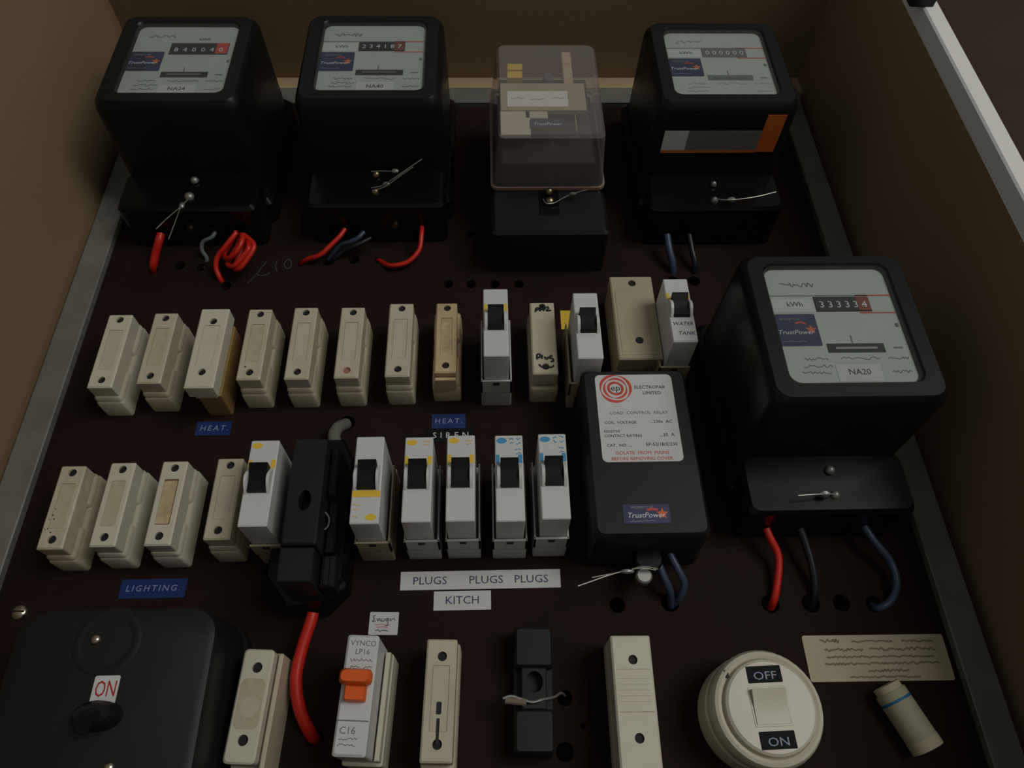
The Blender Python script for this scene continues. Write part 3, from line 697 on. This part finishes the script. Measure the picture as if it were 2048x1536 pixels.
# ---------------------------------------------------------------- plug-in circuit breakers
def breaker(label, cx, zb, zt, h=64.0, w=17.3, ink=None, style='top', holder=grey_pl, hold_w=21.8, hx=0.0, hh=34.0, group=None, rot=0.0, rails='both', top_mark=True):
    t = thing('circuit_breaker', label, 'breaker', cx, zb, rot, group)
    L = zt-zb; hw = w/2; hb = hold_w/2
    bm = B(); o = rrect(-hb+hx, hb+hx, -1.2, L*0.97, 1.2, 3)
    prism(bm, o, 0, hh*0.55); hd = obj('holder', bm, holder, t)
    for s in (-1, 1):
        if rails in ('both', 'left' if s < 0 else 'right'):
            bm = B(); x0 = hx+(hb-1.1 if s > 0 else -hb); box(bm, x0, x0+1.1, -1.2, L*0.90, hh*0.5, hh, 0.25); obj('side_rail', bm, holder, hd)
    bm = B(); box(bm, -hb+hx, hb+hx, -1.2, 0.2, hh*0.54, hh); obj('end_rail', bm, holder, hd)
    bm = B(); box(bm, -2.2+hx, 2.2+hx, -1.5, -0.9, hh-5, hh-1.6); obj('latch_slot', bm, hole_dark, hd)
    bm = B(); o = rrect(-hw, hw, 0.6, L, 0.8, 2); loft(bm, [(o, hh*0.5), (o, h-0.6), (inset(o, 0.6), h)]); body = obj('body', bm, white_pl, t)
    # toggle in its cradle
    zt0 = L*0.395
    bm = B(); pts = []
    for s in (-1, 1):
        x0 = s*(5.7)
        bmx = rrect(min(x0, x0+s*1.9), max(x0, x0+s*1.9), zt0-1, zt0+15.5, 0)
        n = 10
        prof = [(zt0-2.5+18.5*i/n, h-1+7.0*math.sin(math.pi*i/n)) for i in range(n+1)]
        va = [bm.verts.new(V(min(x0, x0+s*1.9), z, q)) for z, q in prof]; vb = [bm.verts.new(V(max(x0, x0+s*1.9), z, q)) for z, q in prof]
        for i in range(n): bm.faces.new((va[i], vb[i], vb[i+1], va[i+1]))
        bm.faces.new(va); bm.faces.new(list(reversed(vb)))
    obj('toggle_cradle', bm, white_pl, body)
    bm = B()
    prof = [(zt0-1, h-2), (zt0-0.6, h+3.0), (zt0+6, h+2.6), (zt0+11, h+4.4), (zt0+15.2, h+7.0), (zt0+16.4, h+6.4), (zt0+15.8, h-2)]
    va = [bm.verts.new(V(-5.5, z, q)) for z, q in prof]; vb = [bm.verts.new(V(5.5, z, q)) for z, q in prof]
    n = len(prof)
    for i in range(n): bm.faces.new((va[i], vb[i], vb[(i+1) % n], va[(i+1) % n]))
    bm.faces.new(list(reversed(va))); bm.faces.new(vb)
    obj('toggle', bm, toggle_blk, body)
    # printed marks
    q0, q1 = h-0.2, h+0.12
    if ink:
        pale = yellow_pale if ink is yellow_ink else ink
        if style == 'top':
            for x0, x1 in ((-hw+0.5, -6.0), (5.6, hw-0.5)):
                bm = B(); box(bm, x0, x1, L*0.665, L*0.765, q0, q1); obj('colour_band', bm, ink, body)
            if top_mark:
                bm = B(); prism(bm, ellipse(-hw+4.2, L-3.8, 3.2, 2.0, 18), q0, q1); obj('oval_mark', bm, ink, body)
        else:
            bm = B(); box(bm, -hw+0.3, hw-0.3, L*0.30, L*0.375, q0, q1); obj('colour_band', bm, ink, body)
            bm = B(); prism(bm, ellipse(hw-4.8, 4.6, 3.4, 2.0, 18), q0, q1); obj('oval_mark', bm, ink, body)
    return t
YB = 'yellow-marked breakers in the row above the PLUGS label'
BB = 'blue-marked breakers in the row above the PLUGS label'
b1 = breaker('white breaker with grey holder between the stained fuse and the marker-written fuse', 4.2, 271.4, 329.1, ink=yellow_ink, top_mark=False)
b2 = breaker('white breaker beside a small yellow tag', 67.7, 268.7, 324.9, ink=None, holder=beige, hx=-1.0)
b3 = breaker('white breaker with handwritten WATER TANK note beside meter tagged NA20', 133.8, 281.4, 337, ink=yellow_ink, holder=beige, top_mark=False, rails='left', hx=-1.5)
bm = B(); box(bm, -8.2, 8.4, 1.5, 22, 64, 64.25); nt_ = obj('paper_note', bm, paper, b3, label='handwritten note')
text('WATER', 0, 15.5, 64.4, 4.2, navy_ink, nt_, shear=0.2); text('TANK', 1.5, 7.5, 64.4, 4.4, navy_ink, nt_, shear=0.2)
b4 = breaker('yellow-marked white breaker squeezed between cream fuse and tall black holder', -140.4, 154.4, 211.2, ink=yellow_ink, holder=beige, rails='none', hold_w=19)
b5 = breaker('upside-down white breaker with yellow band below its toggle', -75.4, 154.9, 212.8, ink=yellow_ink, style='low', holder=beige, hx=0.6)
b6 = breaker('yellow-marked breaker over the left end of the PLUGS label, next to the upside-down one', -45.0, 155.4, 212.0, ink=yellow_ink, group=YB, hx=0.8)
b7 = breaker('yellow-marked breaker under the SIREN label', -18.9, 155.5, 212.9, ink=yellow_ink, group=YB, hx=0.5)
b8 = breaker('blue-marked breaker next to the yellow-marked ones', 11.0, 154.9, 212.4, ink=blue_ink, group=BB)
b9 = breaker('blue-marked breaker next to the load control relay', 38.2, 155.8, 213.0, ink=blue_ink, group=BB, hx=-1.0)
for b in (b8, b9): fine_print(b, [(0.4, 2.8, 54.6, 0.7), (4.6, 7.4, 54.8, 0.7), (0.8, 2.8, 51.8, 0.6), (4.8, 7.4, 51.8, 0.7), (3.8, 7.2, 47.4, 0.5), (4.2, 7.4, 44.8, 0.5)], 64.2, blue_ink, 0.45)
for b in (b6, b7): fine_print(b, [(2.8, 7.0, 53.6, 0.8), (3.2, 6.8, 51.2, 0.6)], 64.2, yellow_pale, 0.45)
fine_print(b5, [(-7.2, -3.0, 12.6, 0.8), (-7.0, -3.4, 9.6, 0.6), (-7.0, -3.8, 5.0, 0.6)], 64.2, yellow_pale, 0.45)
# earth-leakage breaker with orange toggle
t = thing('earth_leakage_breaker', 'white breaker with orange toggle marked C16', 'breaker', -74.4, 33.2, 3.2)
L, w, h = 60.0, 17.2, 60.0
bm = B(); box(bm, -9.2, 13.0, -2, 57, 0, 26, 0.8, 1.5); rb = obj('holder', bm, cream_pale, t)
bm = B(); box(bm, 9.6, 12.4, 0, 56, 26, 36, 0.5); obj('side_rail', bm, cream_pale, rb)
bm = B(); o = rrect(-w/2, w/2, 0, L, 1.5, 3); loft(bm, [(o, 24), (o, h-1.2), (inset(o, 1.2), h)]); body = obj('body', bm, white_pl, t)
bm = B(); box(bm, -w/2+0.4, w/2-0.4, 16.5, 17.1, h-0.2, h+0.12); obj('groove_line', bm, grey_ink, body)
bm = B(); o1 = rrect(-5.6, 5.6, 25.5, 40, 0.8, 2); loft(bm, [(o1, h-1), (inset(o1, 0.2), h+5), (inset(o1, 0.8), h+6)])
tg = obj('toggle', bm, orange_pl, body, label='orange toggle')
bm = B(); o2 = rrect(-8.3, 8.3, 33.2, 41.0, 2.6, 4); loft(bm, [(o2, h+4), (inset(o2, -0.2), h+8), (inset(o2, 1.2), h+11)]); obj('toggle_grip', bm, orange_pl, tg)
for s, z, sz, m in (('VYNCO', 55.4, 4.0, grey_ink), ('LP16', 51.0, 4.0, grey_ink)): text(s, 0.6, z, h+0.1, sz, m, body)
text('C16', -2.0, 12.0, h+0.1, 5.0, grey_ink, body)
fine_print(body, [(-5.4, 6.4, 46.9, 0.7), (-5.0, 0.2, 43.2, 0.6), (2.0, 6.6, 43.2, 0.6), (-6.0, 3.6, 8.2, 0.6), (-6.0, 3.0, 5.2, 0.6)], h+0.1, grey_ink, 0.35)

# ---------------------------------------------------------------- tall black fuse holder
ox, oz = -112, 118
t = thing('bakelite_fuse_holder', 'tall black bakelite fuse holder with a red wire below it', 'fuse holder', ox, oz)
bm = B(); o = [(-27, 16), (-13, 0), (8, 0), (21, 14), (21, 96), (12, 112), (-12, 112), (-27, 100)]
loft(bm, [(o, 0), (o, 26), (inset(o, 2), 30)]); base = obj('base', bm, black_pl, t)
bm = B(); o = rrect(-9.8, 10.2, 25, 93, 1.6, 3)
holed(bm, o, [(ellipse(1.0, 52, 3.7, 6.6, 16), 14)], 28, 66, 1.0); car = obj('carrier', bm, black_dusty, t)
bm = B(); o = rrect(-10.5, 9.0, 4, 24.6, 1.2, 3); loft(bm, [(o, 28), (o, 62), (inset(o, 0.8), 63)]); obj('lower_shroud', bm, black_dusty, t)
bm = B(); box(bm, 11, 17, 26, 92, 28, 46, 1.0); obj('side_rib', bm, black_pl, t)
bm = B(); box(bm, 10.5, 16, 60, 92, 46, 54, 1.0); obj('side_rib', bm, black_pl, t)
bm = B(); box(bm, 10, 18.5, 6, 25, 28, 46, 1.2); bk = obj('terminal_block', bm, black_matt, t)
bm = B(); box(bm, 12.2, 13.4, 7, 24, 46, 47.2, 0.3); obj('block_ridge', bm, black_matt, bk)
bm = B(); box(bm, 15.6, 16.8, 7, 24, 46, 47.2, 0.3); obj('block_ridge', bm, black_matt, bk)
bm = B(); tube(bm, [(10.5, 50, 52), (12.6, 47, 50), (12.4, 43, 48), (10.4, 40, 48)], 0.6, 6); obj('spring_clip', bm, chassis_m, t)

# ---------------------------------------------------------------- empty black fuse base
ox, oz = 22.5, 35
t = thing('open_fuse', 'low black open fuse mount with a wire across its middle', 'fuse', ox, oz, 1.5)
bm = B(); o = rrect(-12, 12, 0, 70, 2, 3)
prism(bm, o, 0, 10, 1.0); base = obj('base', bm, black_matt, t)
for z0, z1 in ((46, 70), (0, 24)):
    bm = B(); o = rrect(-11.4, 11.4, z0+0.4, z1-0.4, 1.6, 3); loft(bm, [(o, 9), (o, 18), (inset(o, 1.4), 20)]); obj('end_block', bm, black_matt, t)
bm = B(); holed(bm, rrect(-7.4, 7.4, 23.5, 46.5), [(ellipse(0.2, 38.5, 5, 6.0, 18), 10)], 8, 18.5, 0.6); obj('middle_bridge', bm, black_matt, t)
bm = B()
q = [(1006, 1397, 24), (1022, 1392, 24), (1040, 1397, 23), (1064, 1404, 21), (1085, 1399, 20), (1108, 1394, 15), (1122, 1386, 8), (1130, 1392, -3)]
tube(bm, [(*P(a, b, h_), h_) for a, b, h_ in q], 0.8, 8)
o = obj('loose_wire', bm, lead); tag(o, 'bare grey wire lying across the low black open fuse mount', 'wire')
bm = B()
q = [(1010, 1400, 23), (1030, 1402, 22.5), (1052, 1405, 22)]
tube(bm, [(*P(a, b, h_), h_) for a, b, h_ in q], 2.0, 8)
o2 = obj('frayed_end', bm, mat('dusty_fibre', (120, 108, 92), 0.9), o)

# ---------------------------------------------------------------- main switch
ox, oz = -206, 0
t = thing('main_switch', 'large black main switch box with red ON window', 'switch', ox, oz)
bm = B(); o = rrect(-60, 57, -20, 113, 16, 6); loft(bm, [(o, 0), (o, 10), (inset(o, 1.5), 12)]); obj('base', bm, black_matt, t)
bm = B(); o = rrect(-56, 55.5, -18, 111.5, 15, 6)
loft(bm, [(o, 10), (inset(o, 0.5), 54), (inset(o, 2.2), 58.5), (inset(o, 5), 60)]); cv = obj('cover', bm, black_dusty, t)
def lp(px, py, h): x, z = P(px, py, h); return x-ox, z-oz-Z0
x, z = lp(214, 1284, 60)
bm = B(); n = 24
loft(bm, [(circle(x, z, 19, n), 59.6), (circle(x, z, 17, n), 60.5), (circle(x, z, 15, n), 60.45), (circle(x, z, 12.5, n), 59.9)], cap0=False); obj('boss', bm, black_dusty, cv)
for px, py in ((192, 1279), (218, 1535)):
    x, z = lp(px, py, 60); bm = B(); dome(bm, x, z, 2.9, 59.8, 2.2, 14, 4); obj('cover_screw', bm, steel, cv)
x, z = lp(210, 1382, 60)
bm = B(); box(bm, x-6.6, x+6.6, z-9.5, z+7.6, 59.9, 60.4, 0, 1); wn = obj('on_window', bm, paper, cv, label='white window with red lettering')
text('ON', x+0.3, z+0.6, 60.5, 11.5, mat('dark_red_print', (170, 34, 34), 0.6), wn, sx=0.62)
x, z = lp(200, 1415, 62)
bm = B(); o = ellipse(x, z-4, 12, 7.5, 20); loft(bm, [(o, 59.8), (inset(o, 0.5), 66), (inset(o, 3), 70)]); obj('toggle_collar', bm, black_matt, cv)
bm = B(); tube(bm, [(x+0.5, z-3, 62), (x+0.5, z-6, 69), (x-0.5, z-9, 75)], 4.8, 14); obj('toggle', bm, black_matt, cv)

# ---------------------------------------------------------------- round rocker switch
ox, oz = 153.6, 54.5
t = thing('round_switch', 'round cream rocker switch with black OFF and ON labels', 'switch', ox, oz, -1.5)
bm = B(); n = 40
R_ = 31.8
loft(bm, [(circle(0, 0, R_, n), 0), (circle(0, 0, R_, n), 18), (circle(0, 0, R_-1.5, n), 20), (circle(0, 0, R_-0.3, n), 22), (circle(0, 0, R_-0.3, n), 31), (circle(0, 0, R_-1.8, n), 34.2), (circle(0, 0, R_-3.6, n), 35), (circle(0, 0, R_-5.4, n), 34), (circle(0, 0, R_-6.4, n), 32.0), (circle(0, 0, R_-8.0, n), 32.6), (circle(0, 0, R_-9, n), 33.8)])
body = obj('body', bm, cream_pale, t)
bm = B(); loft(bm, [(circle(0.8, 0.2, 25.4, n), 32), (circle(0.8, 0.2, 25.2, n), 36), (circle(0.8, 0.2, 23.8, n), 37)]); face = obj('face', bm, cream_pale, t)
bm = B(); holed(bm, rrect(-10.6, 11, -10, 10.6, 1), [(rrect(-9.6, 10, -9, 9.6, 0.6, 2), 3)], 36.6, 37.3, 0.2); obj('rocker_frame', bm, cream_pale, face)
bm = B(); prof = [(-8.8, 36), (-8.8, 37.6), (0, 38.0), (9.4, 40.8), (9.4, 36)]
va = [bm.verts.new(V(-9.3, z, q)) for z, q in prof]; vb = [bm.verts.new(V(9.7, z, q)) for z, q in prof]
for i in range(5): bm.faces.new((va[i], vb[i], vb[(i+1) % 5], va[(i+1) % 5]))
bm.faces.new(list(reversed(va))); bm.faces.new(vb); obj('rocker', bm, cream_pale, face)
for s, z in (('OFF', 17.2), ('ON', -16.8)):
    bm = B(); box(bm, -9.4, 10.2, z-4.5, z+4.5, 36.9, 37.35, 0, 0.4); lb = obj('word_label', bm, dymo_black, face, label='black tape with white letters')
    text(s, 0.6, z-1.0, 37.45, 6.2, tape_ink, lb, sx=1.25)
x, z = -19.5, 19.5
bm = B(); box(bm, -21.6, -19.0, 16.5, 21.0, 33.4, 34.6, 0.2, 0.8); obj('rim_slot', bm, hole_dark, body)

# ---------------------------------------------------------------- labels on the board
def flat_label(name, label, cat, x0, x1, z0, z1, m, r=0.5, rot=0.0, th=0.5, lift=0.0):
    t = thing(name, label, cat, (x0+x1)/2, (z0+z1)/2, rot)
    bm = B(); hw, hh = (x1-x0)/2, (z1-z0)/2
    box(bm, -hw, hw, -hh, hh, lift, lift+th, 0, r); o = obj('tape' if 'tape' in name else 'sheet', bm, m, t)
    return t, hw, hh
t, hw, hh = flat_label('embossed_tape', 'blue HEAT tape under the overhanging pale fuse', 'label', -213.4, -188.2, 247.9, 259.4, dymo_blue)
text('HEAT.', 0.4, 0, 0.55, 6.0, tape_ink, t, space=1.35, shear=0.15)
t, hw, hh = flat_label('embossed_tape', 'blue HEAT tape just above the SIREN lettering', 'label', -43.4, -18.7, 251.0, 262.9, dymo_blue)
text('HEAT.', 0, 0, 0.55, 6.0, tape_ink, t, space=1.35, shear=0.05)
t, hw, hh = flat_label('embossed_tape', 'dark SIREN tape partly hidden behind yellow-marked breakers', 'label', -46.0, -12.5, 240.0, 250.6, dymo_black)
text('SIREN', 0, 0, 0.55, 6.6, white_paint, t, space=1.7)
t, hw, hh = flat_label('embossed_tape', 'blue LIGHTING tape above the black main switch', 'label', -239.2, -197.4, 131.8, 144.2, dymo_blue)
text('LIGHTING.', 0, 0, 0.55, 5.6, tape_ink, t, space=1.35, shear=0.12)
t, hw, hh = flat_label('paper_label', 'long white PLUGS PLUGS PLUGS strip under the breakers', 'label', -60.0, 44.2, 133.6, 145.7, paper, 0.2)
for x in (-33.0, 3.5, 33.0): text('PLUGS', x, -0.3, 0.55, 7.2, navy_ink, t, sx=1.08)
t, hw, hh = flat_label('paper_label', 'short white KITCH label under the PLUGS strip', 'label', -38.1, -1.3, 120.3, 132.5, paper, 0.2)
text('KITCH', 0, 0, 0.55, 7.2, navy_ink, t, sx=1.05)
t, hw, hh = flat_label('paper_label', 'small handwritten white note above the orange-toggle breaker', 'label', -78.3, -60.0, 106.0, 120.1, paper, 0.6, rot=1.5)
bm = B(); strokes(bm, [[(-5.5, 5.0), (-7, 4), (-6, 2.6), (-7.2, 1.2), (-5, 1.4)], [(-4.4, 3), (-3.8, 1.4), (-3, 3), (-2.2, 1.4)], [(-1, 3), (-1.6, 1.4), (0, 1.6), (0.6, 3)], [(2.4, 3.2), (1.2, 2.6), (1.8, 1.4), (2.8, 3), (2.4, -1), (1, -1.6)], [(4, 3.2), (4.2, 1.6), (6, 3.2), (7, 1.8)],
     [(-5, -4.6), (-3, -4), (-2, -5), (0, -4.2), (3.2, -4.8)]], 0.6, 0.6)
obj('handwriting', bm, grey_ink, t)
bm = B(); strokes(bm, [[(-5, -1.0), (-1, -0.6), (2, -1.2), (4, -0.8)], [(-4, -2.4), (0, -2.2), (3, -2.6)]], 0.35, 0.6); obj('ruled_print', bm, red_ink, t)
t, hw, hh = flat_label('plastic_tag', 'small yellow tag tucked behind a white breaker', 'tag', 56.7, 69, 338.2, 356.6, yellow_ink, 0.4)
bm = B(); strokes(bm, [[(-3, 5.5), (-1, 5.2)], [(-4, 1), (-1, 0.5)], [(-4, -3), (-1.4, -3.4)]], 0.7, 0.6); obj('small_print', bm, stain, t)
t, hw, hh = flat_label('printed_notice', 'cream printed notice with blurred lines above the little tube', 'notice', 194.5, 284.5, 72.0, 99.6, paper_tan, 1.5, rot=0.5)
bm = B()
for z, x0, x1, w_ in ((10.4, -34, -22, 2.6), (9.8, -14, 12, 1.3), (9.8, 18, 38, 1.3), (5.0, -32, -8, 2.0), (5.0, -4, 38, 2.0), (0.6, -32, 36, 1.2), (-3.4, -34, 38, 1.4), (-7.6, -8, 18, 1.9), (-11.4, -20, 24, 1.2)):
    strokes(bm, [[(x0+a, z+b) for a, b in scribble(x1-x0, int((x1-x0)*0.9)+4, w_*0.42)]], 0.95, 0.6)
obj('small_print', bm, mat('brown_grey_print', (124, 114, 92), 0.8), t)

# little tube stuck to the board below the notice
a = P(1778, 1384, 8); b = P(1850, 1492, 8)
t = thing('paper_tube', 'small off-white tube with a blue band lying under the notice', 'tube', (a[0]+b[0])/2, (a[1]+b[1])/2-Z0)
dx, dz = (b[0]-a[0])/2, (b[1]-a[1])/2
bm = B(); tube(bm, [(-dx, -dz, 9.3), (dx*0.75, dz*0.75, 9.3)], 9.3, 22, smooth=False); tb = obj('sleeve', bm, mat('off_white_card', (168, 168, 140), 0.7, var=0.5, vscale=60, var_rgb=(140, 136, 104)), t)
bm = B(); tube(bm, [(dx*0.74, dz*0.74, 9.3), (dx*1.12, dz*1.12, 9.3)], 9.5, 22, smooth=False); obj('end_cap', bm, paper_tan, tb)
bm = B(); tube(bm, [(-dx*1.25, -dz*1.25, 9.3), (-dx*0.95, -dz*0.95, 9.3)], 8.2, 22, smooth=False); obj('nose', bm, paper_tan, tb)
bm = B(); tube(bm, [(-dx*0.72, -dz*0.72, 9.3), (-dx*0.62, -dz*0.62, 9.3)], 9.42, 22, smooth=False); obj('blue_band', bm, mat('teal_blue_ink', (30, 104, 150), 0.6), tb)

# dark catch at the head of the opening
x, z = P(1846, 2, DEP+3)
t = thing('door_catch', 'dark catch at the top of the white edge trim', 'catch', x, z-Z0, h=DEP)
bm = B(); box(bm, -9, 9, -2.5, 22, 0, 8, 1.5, 2); obj('plate', bm, black_matt, t)
bm = B(); cyl(bm, 0, 8, 3, 8, 14, 14, 0.8); obj('stud', bm, black_pl, t)

flush_texts()
